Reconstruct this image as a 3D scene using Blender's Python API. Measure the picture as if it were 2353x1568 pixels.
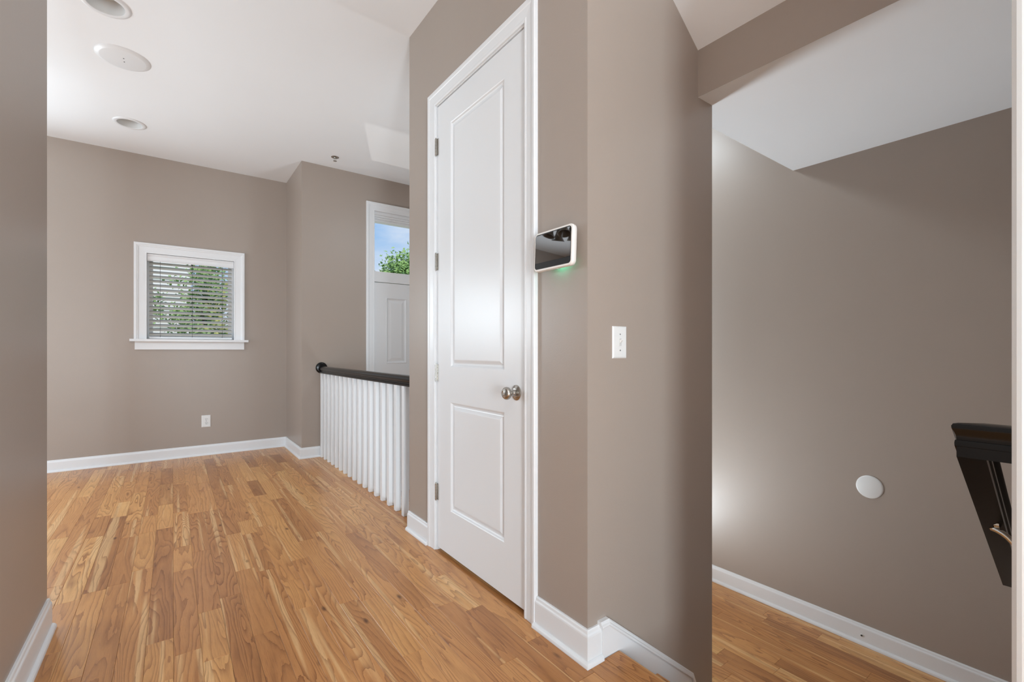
import bpy, bmesh, math, random
from mathutils import Vector, Matrix
random.seed(11)
S = bpy.context.scene
for o in list(bpy.data.objects): bpy.data.objects.remove(o)
COL = S.collection
R = math.radians

# ------------------------------------------------------------------ camera, world, lights, exposure
F_PX, TH, Y0, CAMZ = 1057.83, 0.63536, 805.6, 1.1
cd = bpy.data.cameras.new('camera'); cam = bpy.data.objects.new('camera', cd); COL.objects.link(cam)
cd.sensor_width = 36; cd.lens = F_PX / 2353 * 36; cd.shift_y = (Y0 - 784) / 2353; cd.clip_start = 0.02
cam.location = (0, 0, CAMZ); cam.rotation_euler = (math.pi / 2, 0, -TH)
S.camera = cam
vs = S.view_settings
S.display_settings.display_device = 'sRGB'
vs.view_transform = 'Standard'; vs.look = 'None'; vs.gamma = 1; vs.use_curve_mapping = False
vs.exposure = -0.04

w = bpy.data.worlds.new('sky'); S.world = w; w.use_nodes = True
nt = w.node_tree; nt.nodes.clear()
wo = nt.nodes.new('ShaderNodeOutputWorld'); bg = nt.nodes.new('ShaderNodeBackground')
tc = nt.nodes.new('ShaderNodeTexCoord'); sep = nt.nodes.new('ShaderNodeSeparateXYZ')
nt.links.new(tc.outputs['Generated'], sep.inputs[0])
rmp = nt.nodes.new('ShaderNodeValToRGB')
rmp.color_ramp.elements[0].position = 0.0; rmp.color_ramp.elements[0].color = (0.66, 0.80, 0.95, 1)
rmp.color_ramp.elements[1].position = 0.55; rmp.color_ramp.elements[1].color = (0.13, 0.32, 0.72, 1)
e = rmp.color_ramp.elements.new(0.28); e.color = (0.30, 0.53, 0.87, 1)
nt.links.new(sep.outputs['Z'], rmp.inputs[0])
mp = nt.nodes.new('ShaderNodeMapping'); mp.inputs['Scale'].default_value = (1, 1, 2.6)
mp.inputs['Location'].default_value = (0.5, 1.1, 0.35)
nt.links.new(tc.outputs['Generated'], mp.inputs[0])
cn = nt.nodes.new('ShaderNodeTexNoise'); cn.inputs['Scale'].default_value = 4.2; cn.inputs['Detail'].default_value = 5
cn.inputs['Roughness'].default_value = 0.55
nt.links.new(mp.outputs[0], cn.inputs['Vector'])
cr = nt.nodes.new('ShaderNodeValToRGB'); cr.color_ramp.elements[0].position = 0.44; cr.color_ramp.elements[1].position = 0.70
cr.color_ramp.elements[1].color = (0.8, 0.8, 0.8, 1)
nt.links.new(cn.outputs[0], cr.inputs[0])
mx = nt.nodes.new('ShaderNodeMix'); mx.data_type = 'RGBA'
nt.links.new(cr.outputs[0], mx.inputs['Factor']); nt.links.new(rmp.outputs[0], mx.inputs['A'])
mx.inputs['B'].default_value = (0.92, 0.94, 0.97, 1)
nt.links.new(mx.outputs['Result'], bg.inputs[0]); bg.inputs[1].default_value = 1.0
nt.links.new(bg.outputs[0], wo.inputs[0])

def light(name, typ, loc, direction, energy, color=(1, 1, 1), **kw):
    ld = bpy.data.lights.new(name, typ); ld.energy = energy; ld.color = color
    for k, v in kw.items(): setattr(ld, k, v)
    o = bpy.data.objects.new(name, ld); COL.objects.link(o); o.location = loc
    o.rotation_euler = Vector(direction).to_track_quat('-Z', 'Y').to_euler()
    return o
light('sun', 'SUN', (0, -10, 20), (0.35, 0.75, -0.75), 2.6, (1, 0.95, 0.87), angle=R(0.6))
# daylight entering by the openings outside the frame (west windows of the living room, glazed door behind the camera, second north window)
COOL = (0.80, 0.92, 1.0)
light('daylight_west', 'AREA', (-3.13, 4.2, 1.42), (1, 0, 0), 60, COOL, shape='RECTANGLE', size=1.9, size_y=1.9)
light('daylight_south', 'AREA', (-0.58, -3.28, 1.0), (0, 1, 0), 166, COOL, shape='RECTANGLE', size=0.6, size_y=2.0)
light('daylight_north', 'AREA', (-1.75, 5.90, 1.64), (0, -1, 0), 58, COOL, shape='RECTANGLE', size=1.05, size_y=0.85)
light('east_fill', 'AREA', (1.31, -1.3, 1.35), (-1, 0, 0), 175, COOL, shape='RECTANGLE', size=1.2, size_y=1.3)  # added fill that brightens the near left wall, not a known window
# added fill lights, unseen: two in the foyer, one in living room, one in kitchen
light('foyer_fill', 'AREA', (2.25, 2.4, 2.98), (0, 0, -1), 25, COOL, shape='DISK', size=0.5)
light('hall_fill', 'AREA', (2.20, 2.55, -0.40), (-0.22, -0.42, 1), 44, COOL, shape='DISK', size=0.4)
light('living_fill', 'AREA', (-1.2, 3.7, 0.6), (0, 0, 1), 6, COOL, shape='DISK', size=1.5)
light('kitchen_fill', 'AREA', (-0.3, -1.7, 0.9), (0.15, 0.3, 1), 42, COOL, shape='DISK', size=1.8)
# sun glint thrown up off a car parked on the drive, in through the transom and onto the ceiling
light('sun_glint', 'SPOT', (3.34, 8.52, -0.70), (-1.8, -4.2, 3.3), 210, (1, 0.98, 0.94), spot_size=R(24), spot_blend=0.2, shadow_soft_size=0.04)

# ------------------------------------------------------------------ materials
def srgb(r, g, b):
    f = lambda c: (c / 255 / 12.92) if c / 255 <= 0.04045 else ((c / 255 + 0.055) / 1.055) ** 2.4
    return (f(r), f(g), f(b), 1)
def mat(name, col, rough=0.5, metal=0.0, bump=0, bscale=200, var=0.0, vscale=3, spec=0.5, **inp):
    m = bpy.data.materials.new(name); m.use_nodes = True; t = m.node_tree
    p = t.nodes['Principled BSDF']
    p.inputs['Base Color'].default_value = col; p.inputs['Roughness'].default_value = rough
    p.inputs['Metallic'].default_value = metal; p.inputs['Specular IOR Level'].default_value = spec
    for k, v in inp.items(): p.inputs[k.replace('_', ' ')].default_value = v
    g = t.nodes.new('ShaderNodeNewGeometry')
    if var:
        n = t.nodes.new('ShaderNodeTexNoise'); n.inputs['Scale'].default_value = vscale; n.inputs['Detail'].default_value = 4
        t.links.new(g.outputs['Position'], n.inputs['Vector'])
        x = t.nodes.new('ShaderNodeMix'); x.data_type = 'RGBA'
        x.inputs['A'].default_value = tuple(c * (1 - var) for c in col[:3]) + (1,)
        x.inputs['B'].default_value = tuple(min(1, c * (1 + var)) for c in col[:3]) + (1,)
        t.links.new(n.outputs[0], x.inputs['Factor']); t.links.new(x.outputs['Result'], p.inputs['Base Color'])
    if bump:
        n = t.nodes.new('ShaderNodeTexNoise'); n.inputs['Scale'].default_value = bscale; n.inputs['Detail'].default_value = 3
        t.links.new(g.outputs['Position'], n.inputs['Vector'])
        b = t.nodes.new('ShaderNodeBump'); b.inputs['Strength'].default_value = bump; b.inputs['Distance'].default_value = 0.002
        t.links.new(n.outputs[0], b.inputs['Height']); t.links.new(b.outputs[0], p.inputs['Normal'])
    return m
TAUPE = mat('taupe_paint', srgb(163, 150, 140), 0.36, bump=0.14, bscale=260, var=0.02, vscale=2)
WHITE = mat('white_trim_paint', srgb(227, 228, 230), 0.32, bump=0.04, bscale=120, var=0.01)
CEIL = mat('ceiling_paint', srgb(236, 237, 239), 0.8, bump=0.08, bscale=200, var=0.01)
PLASTIC = mat('white_plastic', srgb(226, 226, 225), 0.35, var=0.01)
BLACK = mat('black_lacquer', srgb(13, 13, 14), 0.22, bump=0.06, bscale=80, var=0.3, vscale=30, spec=0.3)
NICKEL = mat('satin_nickel', srgb(178, 174, 168), 0.24, 1.0, var=0.05, vscale=40)
CHROME = mat('chrome', srgb(205, 205, 200), 0.12, 1.0, var=0.03, vscale=40)
DARK = mat('dark_slot', srgb(40, 40, 42), 0.6, var=0.05)
CANI = mat('can_interior', srgb(215, 215, 214), 0.45, var=0.02)
SUB = mat('subfloor', srgb(60, 38, 22), 0.8, var=0.1)
SLAT = mat('blind_vinyl', srgb(196, 194, 187), 0.4, var=0.03, vscale=12)
SCREEN = mat('screen_glass', srgb(10, 11, 13), 0.02, var=0.05, IOR=2.6, spec=0.6)
BEZEL = mat('screen_bezel', srgb(6, 7, 9), 0.25, var=0.05)
BODY = mat('warm_white_shell', srgb(236, 232, 228), 0.4, var=0.01)
SHADE = mat('bronze_glass_shade', srgb(92, 74, 52), 0.3, var=0.25, vscale=9)
BRONZE = mat('dark_bronze', srgb(48, 38, 32), 0.35, 0.8, var=0.15, vscale=20)
LEAF = mat('leaf_green', srgb(146, 180, 104), 0.55, var=0.4, vscale=1.6)
LEAF2 = mat('leaf_yellowgreen', srgb(168, 172, 92), 0.55, var=0.4, vscale=2.4)
BARK = mat('bark', srgb(92, 76, 62), 0.85, var=0.25, vscale=9, bump=0.6, bscale=40)
SIDING = mat('white_siding', srgb(238, 238, 236), 0.6, var=0.02)
ROOF = mat('roof_shingle', srgb(88, 84, 82), 0.9, var=0.2, vscale=8)
GRASS = mat('lawn', srgb(112, 128, 70), 0.9, var=0.3, vscale=2)
LED = mat('teal_led', srgb(60, 230, 170), 0.4, var=0.01, Emission_Strength=13.0, Emission_Color=(0.10, 0.75, 0.50, 1))
m = bpy.data.materials.new('window_glass'); m.use_nodes = True; t = m.node_tree; t.nodes.clear()
o_ = t.nodes.new('ShaderNodeOutputMaterial'); tr = t.nodes.new('ShaderNodeBsdfTransparent'); gl = t.nodes.new('ShaderNodeBsdfGlossy')
gl.inputs['Roughness'].default_value = 0.02; fr = t.nodes.new('ShaderNodeFresnel'); fr.inputs[0].default_value = 1.12
ms = t.nodes.new('ShaderNodeMixShader'); t.links.new(fr.outputs[0], ms.inputs[0]); t.links.new(tr.outputs[0], ms.inputs[1])
t.links.new(gl.outputs[0], ms.inputs[2]); t.links.new(ms.outputs[0], o_.inputs[0]); GLASS = m

def oak(name):
    m = bpy.data.materials.new(name); m.use_nodes = True; t = m.node_tree; p = t.nodes['Principled BSDF']
    N = lambda k, **a: (lambda n: ([n.inputs[i].__setattr__('default_value', v) for i, v in a.get('i', {}).items()], n)[1])(t.nodes.new('ShaderNode' + k))
    def M(op, a, b=None, c=None):
        n = t.nodes.new('ShaderNodeMath'); n.operation = op
        for k, v in enumerate((a, b, c)):
            if v is None: continue
            if isinstance(v, (int, float)): n.inputs[k].default_value = v
            else: t.links.new(v, n.inputs[k])
        return n.outputs[0]
    def comb(x, y, z):
        n = t.nodes.new('ShaderNodeCombineXYZ')
        for k, v in enumerate((x, y, z)):
            if isinstance(v, (int, float)): n.inputs[k].default_value = v
            else: t.links.new(v, n.inputs[k])
        return n.outputs[0]
    def noise(vec, scale=1, detail=2, rough=0.5, dist=0):
        n = t.nodes.new('ShaderNodeTexNoise'); t.links.new(vec, n.inputs['Vector'])
        n.inputs['Scale'].default_value = scale; n.inputs['Detail'].default_value = detail
        n.inputs['Roughness'].default_value = rough; n.inputs['Distortion'].default_value = dist
        return n.outputs[0]
    at = t.nodes.new('ShaderNodeAttribute'); at.attribute_name = 'grain'
    sp = t.nodes.new('ShaderNodeSeparateXYZ'); t.links.new(at.outputs['Vector'], sp.inputs[0])
    x, y, s = sp.outputs
    sz = M('MULTIPLY', s, 97.0)
    wn = t.nodes.new('ShaderNodeTexWhiteNoise'); wn.noise_dimensions = '1D'; t.links.new(s, wn.inputs['W'])
    ws = t.nodes.new('ShaderNodeSeparateColor'); t.links.new(wn.outputs['Color'], ws.inputs[0])
    r1, r2, r3 = ws.outputs[:3]
    low = noise(comb(M('MULTIPLY', x, 11.0), M('MULTIPLY', y, 1.25), sz), 1, 1.5, 0.45, 0.3)
    # contour lines of a stretched field read as cathedral grain; the x term straightens some boards
    field = M('ADD', M('MULTIPLY', low, M('ADD', 7.0, M('MULTIPLY', r1, 11.0))), M('MULTIPLY', x, M('MULTIPLY', r2, 75.0)))
    wob = noise(comb(M('MULTIPLY', x, 60.0), M('MULTIPLY', y, 7.0), sz), 1, 3, 0.6)
    field = M('ADD', field, M('MULTIPLY', wob, 0.7))
    fr = M('FRACT', field)
    line = M('POWER', fr, 3.2)                                   # sharp late-wood edge, soft early-wood side
    pores = noise(comb(M('MULTIPLY', x, 520.0), M('MULTIPLY', y, 14.0), sz), 1, 3, 0.65)
    blot = noise(comb(M('MULTIPLY', x, 14.0), M('MULTIPLY', y, 3.0), M('ADD', sz, 31.0)), 1, 3, 0.55)
    ramp = t.nodes.new('ShaderNodeValToRGB'); el = ramp.color_ramp.elements
    el[0].position = 0.0; el[0].color = srgb(150, 98, 56); el[1].position = 1.0; el[1].color = srgb(232, 185, 122)
    for pos, c in ((0.18, (179, 122, 72)), (0.5, (201, 142, 86)), (0.8, (216, 160, 99))):
        q = el.new(pos); q.color = srgb(*c)
    t.links.new(M('ADD', M('MULTIPLY', r3, 0.8), M('MULTIPLY', M('SUBTRACT', blot, 0.3), 0.45)), ramp.inputs[0])
    def mul(a, fac, col):
        n = t.nodes.new('ShaderNodeMix'); n.data_type = 'RGBA'; n.blend_type = 'MULTIPLY'
        t.links.new(a, n.inputs['A']); n.inputs['B'].default_value = col
        t.links.new(fac, n.inputs['Factor']); return n.outputs['Result']
    sap = noise(comb(M('MULTIPLY', x, 26.0), M('MULTIPLY', y, .55), M('ADD', sz, 57.0)), 1, 1, 0.4)
    sm = t.nodes.new('ShaderNodeMapRange'); sm.inputs[1].default_value = 0.60; sm.inputs[2].default_value = 0.66; t.links.new(sap, sm.inputs[0])
    sx = t.nodes.new('ShaderNodeMix'); sx.data_type = 'RGBA'; t.links.new(M('MULTIPLY', sm.outputs[0], .55), sx.inputs['Factor'])
    t.links.new(ramp.outputs[0], sx.inputs['A']); sx.inputs['B'].default_value = srgb(236, 196, 142)
    c = mul(sx.outputs['Result'], M('MULTIPLY', line, M('ADD', 0.55, M('MULTIPLY', r1, 0.45))), (0.42, 0.30, 0.22, 1))
    pm = t.nodes.new('ShaderNodeMapRange'); pm.inputs[1].default_value = 0.52; pm.inputs[2].default_value = 0.75
    t.links.new(pores, pm.inputs[0])
    c = mul(c, M('MULTIPLY', pm.outputs[0], 0.5), (0.50, 0.36, 0.26, 1))
    # an occasional knot
    vo = t.nodes.new('ShaderNodeTexVoronoi'); vo.inputs['Scale'].default_value = 1
    t.links.new(comb(M('MULTIPLY', x, 9.0), M('MULTIPLY', y, 3.4), sz), vo.inputs['Vector'])
    kr = t.nodes.new('ShaderNodeMapRange'); kr.inputs[1].default_value = 0.10; kr.inputs[2].default_value = 0.03
    t.links.new(vo.outputs['Distance'], kr.inputs[0])
    c = mul(c, M('MULTIPLY', kr.outputs[0], 0.85), (0.22, 0.15, 0.11, 1))
    t.links.new(c, p.inputs['Base Color'])
    rr = t.nodes.new('ShaderNodeMapRange'); rr.inputs[3].default_value = 0.25; rr.inputs[4].default_value = 0.36
    t.links.new(pores, rr.inputs[0]); t.links.new(rr.outputs[0], p.inputs['Roughness'])
    b = t.nodes.new('ShaderNodeBump'); b.inputs['Strength'].default_value = 0.12; b.inputs['Distance'].default_value = 0.001
    t.links.new(M('SUBTRACT', 1.0, M('MULTIPLY', pm.outputs[0], 0.6)), b.inputs['Height']); t.links.new(b.outputs[0], p.inputs['Normal'])
    return m
OAK = oak('oak_boards')

# ------------------------------------------------------------------ helpers
class MB:
    def __init__(s): s.v = []; s.f = []; s.mi = []; s.sm = []; s.g = []
    def add(s, vs_, fs, mi=0, smooth=False):
        n = len(s.v); s.v += [tuple(v) for v in vs_]
        for k, f in enumerate(fs):
            s.f.append([i + n for i in f]); s.mi.append(mi[k] if isinstance(mi, (list, tuple)) else mi); s.sm.append(smooth)
        return s
    def box(s, x0, x1, y0, y1, z0, z1, mi=0):       # face order: bottom, top, -y, +y, -x, +x
        v = [(x, y, z) for z in (z0, z1) for y in (y0, y1) for x in (x0, x1)]
        return s.add(v, [(0, 2, 3, 1), (4, 5, 7, 6), (0, 1, 5, 4), (2, 6, 7, 3), (0, 4, 6, 2), (1, 3, 7, 5)], mi)
    def sweep(s, path, prof, mp_, closed=False, caps=True, smooth=False):
        """path: 2-D points; prof: closed list of (offset to the left of the path, height); mitred corners; mp_(u, v, h) -> xyz"""
        n = len(path); rings = []
        for i in range(n):
            a = path[i - 1] if (i > 0 or closed) else None; b = path[(i + 1) % n] if (i < n - 1 or closed) else None
            p = Vector(path[i])
            ds = []
            if a is not None: ds.append((p - Vector(a)).normalized())
            if b is not None: ds.append((Vector(b) - p).normalized())
            ns = [Vector((-d.y, d.x)) for d in ds]
            if len(ns) == 2:
                m_ = (ns[0] + ns[1]); m_ = m_ / (m_.dot(ns[0]))
            else: m_ = ns[0]
            rings.append([mp_(p.x + m_.x * o, p.y + m_.y * o, h) for o, h in prof])
        k = len(prof); vs_ = [v for r in rings for v in r]; fs = []
        for i in range(n if closed else n - 1):
            j = (i + 1) % n
            for q in range(k): fs.append((i * k + q, i * k + (q + 1) % k, j * k + (q + 1) % k, j * k + q))
        if caps and not closed: fs += [tuple(range(k))[::-1], tuple((n - 1) * k + q for q in range(k))]
        return s.add(vs_, fs, 0, smooth)
    def lathe(s, prof, M_=Matrix(), seg=28, smooth=True, mi=0):     # prof: (radius, axial z)
        k = len(prof); vs_ = []; fs = []
        for a in range(seg):
            c, d = math.cos(2 * math.pi * a / seg), math.sin(2 * math.pi * a / seg)
            vs_ += [M_ @ Vector((r * c, r * d, z)) for r, z in prof]
        for a in range(seg):
            b = (a + 1) % seg
            for q in range(k - 1): fs.append((a * k + q, b * k + q, b * k + q + 1, a * k + q + 1))
        return s.add(vs_, fs, mi, smooth)
    def tube(s, pts, r, seg=10, mi=0):
        pts = [Vector(p) for p in pts]; rings = []
        for i, p in enumerate(pts):
            d = (pts[min(i + 1, len(pts) - 1)] - pts[max(i - 1, 0)]).normalized()
            u = d.orthogonal().normalized() if i == 0 else (u - d * u.dot(d)).normalized()
            v_ = d.cross(u); rr = r[i] if isinstance(r, (list, tuple)) else r
            rings.append([p + (u * math.cos(2 * math.pi * a / seg) + v_ * math.sin(2 * math.pi * a / seg)) * rr for a in range(seg)])
        fs = [(i * seg + a, i * seg + (a + 1) % seg, (i + 1) * seg + (a + 1) % seg, (i + 1) * seg + a) for i in range(len(pts) - 1) for a in range(seg)]
        fs += [tuple(range(seg))[::-1], tuple((len(pts) - 1) * seg + a for a in range(seg))]
        return s.add([v for r_ in rings for v in r_], fs, mi, True)
    def build(s, name, mats, parent=None, fix=True):
        me = bpy.data.meshes.new(name); me.from_pydata(s.v, [], s.f)
        for m_ in (mats if isinstance(mats, (list, tuple)) else [mats]): me.materials.append(m_)
        me.polygons.foreach_set('material_index', s.mi); me.polygons.foreach_set('use_smooth', s.sm)
        if s.g:
            a = me.attributes.new('grain', 'FLOAT_VECTOR', 'POINT'); a.data.foreach_set('vector', [c for g in s.g for c in g])
        if fix:
            bm = bmesh.new(); bm.from_mesh(me); bmesh.ops.recalc_face_normals(bm, faces=bm.faces); bm.to_mesh(me); bm.free()
        me.update()
        if any(s.sm):
            try: me.set_sharp_from_angle(angle=R(38))
            except Exception: pass
        o = bpy.data.objects.new(name, me); COL.objects.link(o)
        if parent is not None: o.parent = parent
        return o
def tag(o, label=None, cat=None, group=None, kind=None):
    if label: o['label'] = label
    if cat: o['category'] = cat
    if group: o['group'] = group
    if kind: o['kind'] = kind
    return o
def empty(name, loc=(0, 0, 0), **k):
    o = bpy.data.objects.new(name, None); o.empty_display_size = 0.05; COL.objects.link(o); o.location = loc
    return tag(o, **k)
def bevel(o, w=0.002, seg=2):
    m_ = o.modifiers.new('bevel', 'BEVEL'); m_.width = w; m_.segments = seg; m_.limit_method = 'ANGLE'; m_.angle_limit = R(40)
    return o
def struct(name, mb, mats, label, cat='wall'):
    return tag(mb.build(name, mats), label, cat, kind='structure')
def local(o, p):   # world-coordinates child under an Empty that is not at the origin
    o.location = Vector(o.location) - Vector(p.location); return o

# ------------------------------------------------------------------ key dimensions (metres; x across the corridor, y along it)
ZC, ZL = 3.028, -0.534           # ceiling, lower hall floor
AD, BC, BE = 1.1744, 1.1455, 2.657   # closet-door wall plane, its near corner, its far end
BF, AJ, BEN = 5.805, 1.055, 5.032    # far wall, jog, entry wall
AR, AL, BL = 3.097, -0.3986, 2.55    # right wall, near left wall and its end
AH, ZS, AE, BS = 1.862, 2.215, 1.9754, 1.263   # header, soffit, end of switch wall, far edge of soffit
BN = 0.1275                      # stair face of the near wall
WO, SO = 3.05, -3.2              # west and south limits
ZB = -0.75

# ------------------------------------------------------------------ walls
def wall_open(mb, ax, p0, p1, u0, u1, z0, z1, holes):
    """slab between p0,p1 along axis ax ('x' or 'y'), spanning u; rectangular holes (ua,ub,za,zb)"""
    us = sorted({u0, u1} | {h[0] for h in holes} | {h[1] for h in holes}); zs = sorted({z0, z1} | {h[2] for h in holes} | {h[3] for h in holes})
    for i in range(len(us) - 1):
        for j in range(len(zs) - 1):
            uc, zc = (us[i] + us[i + 1]) / 2, (zs[j] + zs[j + 1]) / 2
            if any(h[0] < uc < h[1] and h[2] < zc < h[3] for h in holes): continue
            if ax == 'y': mb.box(us[i], us[i + 1], p0, p1, zs[j], zs[j + 1])
            else: mb.box(p0, p1, us[i], us[i + 1], zs[j], zs[j + 1])
    bm = bmesh.new(); me = bpy.data.meshes.new('t'); me.from_pydata(mb.v, [], mb.f); bm.from_mesh(me)
    bmesh.ops.remove_doubles(bm, verts=bm.verts, dist=1e-5)
    seen = {}
    for f in bm.faces: seen.setdefault(tuple(sorted(v.index for v in f.verts)), []).append(f)
    bmesh.ops.delete(bm, geom=[f for fs in seen.values() if len(fs) > 1 for f in fs], context='FACES')
    bm.verts.ensure_lookup_table(); bm.verts.index_update()
    mb.v = [tuple(v.co) for v in bm.verts]; mb.f = [[v.index for v in f.verts] for f in bm.faces]
    mb.mi = [0] * len(mb.f); mb.sm = [False] * len(mb.f); bm.free(); bpy.data.meshes.remove(me)
    return mb
WX0, WX1, WZ0, WZ1 = -0.212, 0.543, 1.205, 2.07     # window rough opening
struct('wall_far', wall_open(MB(), 'y', BF, BF + .14, -WO - .12, AJ, ZB, ZC, [(WX0, WX1, WZ0, WZ1), (-2.28, -1.22, WZ0, WZ1)]), TAUPE, 'taupe far wall of the living room holding the small window with blinds')
struct('wall_jog', MB().box(AJ, AJ + .12, BEN, BF + .14, ZB, ZC), TAUPE, 'narrow taupe return wall between the far wall and the entry wall')
DX0, DX1, DZ1 = 1.792, 2.745, 2.668
struct('wall_entry', wall_open(MB(), 'y', BEN, BEN + .14, AJ + .12, AR + .12, ZB, ZC, [(DX0, DX1, ZL, DZ1)]), TAUPE, 'taupe entry wall around the front door and its transom')
struct('wall_right', MB().box(AR, AR + .12, 0, BEN, ZB, ZC), TAUPE, 'dark-lit taupe wall on the right at the foot of the stairs')
CO0, CO1, COZ = 1.494, 2.299, 2.452
struct('wall_closet', wall_open(MB(), 'x', AD, AD + .11, BC, BE, -.02, ZC, [(CO0, CO1, -.02, COZ)]), TAUPE, 'taupe wall holding the tall white closet door')
struct('wall_switch', MB().box(AD + .11, AE, BC, BC + .1, ZB, ZC), TAUPE, 'taupe wall with the light switch beside the stairs down')
struct('wall_foyer', MB().box(AE - .1, AE, BC + .1, BE, ZB, ZC), TAUPE, 'foyer side wall of the closet')
struct('wall_closet_end', MB().box(AD + .11, AE - .1, BE - .1, BE, ZB, ZC), TAUPE, 'short end wall of the closet where the balustrade handrail stops')
struct('wall_left', MB().box(AL - .13, AL, 0.2, BL, -.02, ZC), TAUPE, 'near taupe wall along the left edge of the view')
struct('wall_near', MB().box(AD, AR, BN - .12, BN, ZB, ZC), TAUPE, 'wall on the near side of the stairs carrying the black handrail')
struct('wall_kitchen', wall_open(MB(), 'x', AD, AD + .12, SO, BN - .12, -.02, ZC, [(-1.92, -.68, .68, 2.02)]), TAUPE, 'wall to the right behind the viewpoint')  # opening added to let the east fill light in
struct('wall_south', wall_open(MB(), 'y', SO - .12, SO, -WO - .12, AD + .12, -.02, ZC, [(-.90, -.26, -.02, 2.05)]), TAUPE, 'wall behind the viewpoint with a glazed door opening')
struct('wall_west', wall_open(MB(), 'x', -WO - .12, -WO, SO, BF, -.02, ZC, [(3.24, 5.16, .45, 2.40), (-1.56, .36, .78, 2.46)]), TAUPE, 'west wall of the living room with two wide window openings')
# header and soffit over the stairs (taupe face, white underside)
struct('wall_header', MB().box(AH, AH + .04, BN, BC, ZS, 2.52, [1, 0, 0, 0, 0, 0]), [TAUPE, CEIL], 'taupe header band between the sloped ceiling and the low soffit')
struct('wall_fascia', MB().box(AE, AR, BS - .04, BS, ZS, ZC, [1, 0, 0, 0, 0, 0]), [TAUPE, CEIL], 'foyer face of the dropped soffit')
struct('wall_lintel', MB().box(AD, AD + .06, BN, BC, 2.90, ZC), TAUPE, 'strip of wall over the stair opening')
# ceilings
HOLES = [(-0.292, 5.068, 0.098), (-0.300, 3.405, 0.098)]
def ceiling_mesh():
    mb = MB(); cx = -0.296; hx = 0.2
    xs = [-WO - .12, cx - hx, cx + hx, AR + .12]; ys = [SO - .12, 3.205, 3.605, 4.868, 5.268, BF + .14]
    for i in range(3):
        for j in range(5):
            x0, x1, y0, y1 = xs[i], xs[i + 1], ys[j], ys[j + 1]
            if i == 1 and j in (1, 3):
                hx_, hy_, r = HOLES[1 if j == 1 else 0]; n = 40; vs_ = []; fs = []
                for a in range(n):
                    t_ = 2 * math.pi * a / n; c, s_ = math.cos(t_), math.sin(t_)
                    vs_.append((hx_ + r * c, hy_ + r * s_, ZC))
                    k = 1 / max(abs(c), abs(s_)); vs_.append(((x0 + x1) / 2 + hx * c * k, (y0 + y1) / 2 + .2 * s_ * k, ZC))
                fs = [(2 * a, 2 * ((a + 1) % n), 2 * ((a + 1) % n) + 1, 2 * a + 1) for a in range(n)]
                mb.add(vs_, fs)
            else: mb.add([(x0, y0, ZC), (x1, y0, ZC), (x1, y1, ZC), (x0, y1, ZC)], [(0, 3, 2, 1)])
    mb.box(xs[0], xs[-1], ys[0], ys[-1], ZC + .2, ZC + .3)
    return mb
struct('ceiling', ceiling_mesh(), CEIL, 'flat white ceiling of the living room', 'ceiling')
sl = -0.757
mb = MB(); z_a, z_b = 2.9425, 2.4215
mb.add([(AD, BN, z_a), (AH + .02, BN, z_b - .015), (AH + .02, BC, z_b - .015), (AD, BC, z_a), (AD, BN, z_a + .06), (AH + .02, BN, z_b + .045), (AH + .02, BC, z_b + .045), (AD, BC, z_a + .06)],
       [(0, 3, 2, 1), (4, 5, 6, 7), (0, 1, 5, 4), (1, 2, 6, 5), (2, 3, 7, 6), (3, 0, 4, 7)])
struct('ceiling_slope', mb, CEIL, 'sloped white ceiling above the stairs', 'ceiling')
mb = MB(); mb.box(AH + .04, AR, BN, BC, ZS, ZS + .05); mb.box(AE, AR, BC, BS - .04, ZS, ZS + .05)
struct('ceiling_soffit', mb, CEIL, 'low flat white soffit over the foot of the stairs', 'ceiling')

# ------------------------------------------------------------------ floors, laid board by board
def proj(x, y, z):
    X = x * math.cos(TH) - y * math.sin(TH); Z = x * math.sin(TH) + y * math.cos(TH)
    if Z < .2: return None
    return 1176.5 + F_PX * X / Z, Y0 - F_PX * (z - CAMZ) / Z
def board(mb, x0, x1, y0, y1, z, seed, th=.012, g=.00025, cham=.0007):
    x0 += g; x1 -= g; y0 += g; y1 -= g; c = cham; zt = z + random.uniform(-.00025, 0); xc, yo = (x0 + x1) / 2, y0
    vs_ = [(x0, y0, z - th), (x1, y0, z - th), (x1, y1, z - th), (x0, y1, z - th), (x0, y0, zt - c), (x1, y0, zt - c), (x1, y1, zt - c), (x0, y1, zt - c),
           (x0 + c, y0 + c, zt), (x1 - c, y0 + c, zt), (x1 - c, y1 - c, zt), (x0 + c, y1 - c, zt)]
    fs = [(0, 3, 2, 1)] + [(i, (i + 1) % 4, 4 + (i + 1) % 4, 4 + i) for i in range(4)] + [(4 + i, 4 + (i + 1) % 4, 8 + (i + 1) % 4, 8 + i) for i in range(4)] + [(8, 9, 10, 11)]
    mb.add(vs_, fs); mb.g += [(v[0] - xc, v[1] - yo, seed) for v in vs_]
    return mb
def lay(parent, rows, z, visible):
    rest = MB(); n = 0
    for x0, x1, ya, yb in rows:
        y = ya - random.uniform(0, .5)
        while y < yb:
            L = random.choice([.28, .36, .45, .55, .62, .75, .85, 1.0, 1.2, 1.45]) * random.uniform(.9, 1.1)
            a, b = max(y, ya), min(y + L, yb)
            if yb - b < .12: b = yb
            if b - a > .05:
                sd = random.random()
                if any(visible(xx, yy) for xx in (x0, x1) for yy in (a, (a + b) / 2, b)):
                    board(MB_(), x0, x1, a, b, z, sd); o = LAST[0].build('plank', OAK, parent, fix=False); n += 1
                else: board(rest, x0, x1, a, b, z, sd)
            y = b if b > y else y + L
            if b == yb: break
    if rest.v: tag(rest.build('floor_boards', OAK, parent, fix=False), kind='stuff')
    return n
LAST = [None]
def MB_():
    LAST[0] = MB(); return LAST[0]
mb = MB(); T = -.0125
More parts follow.
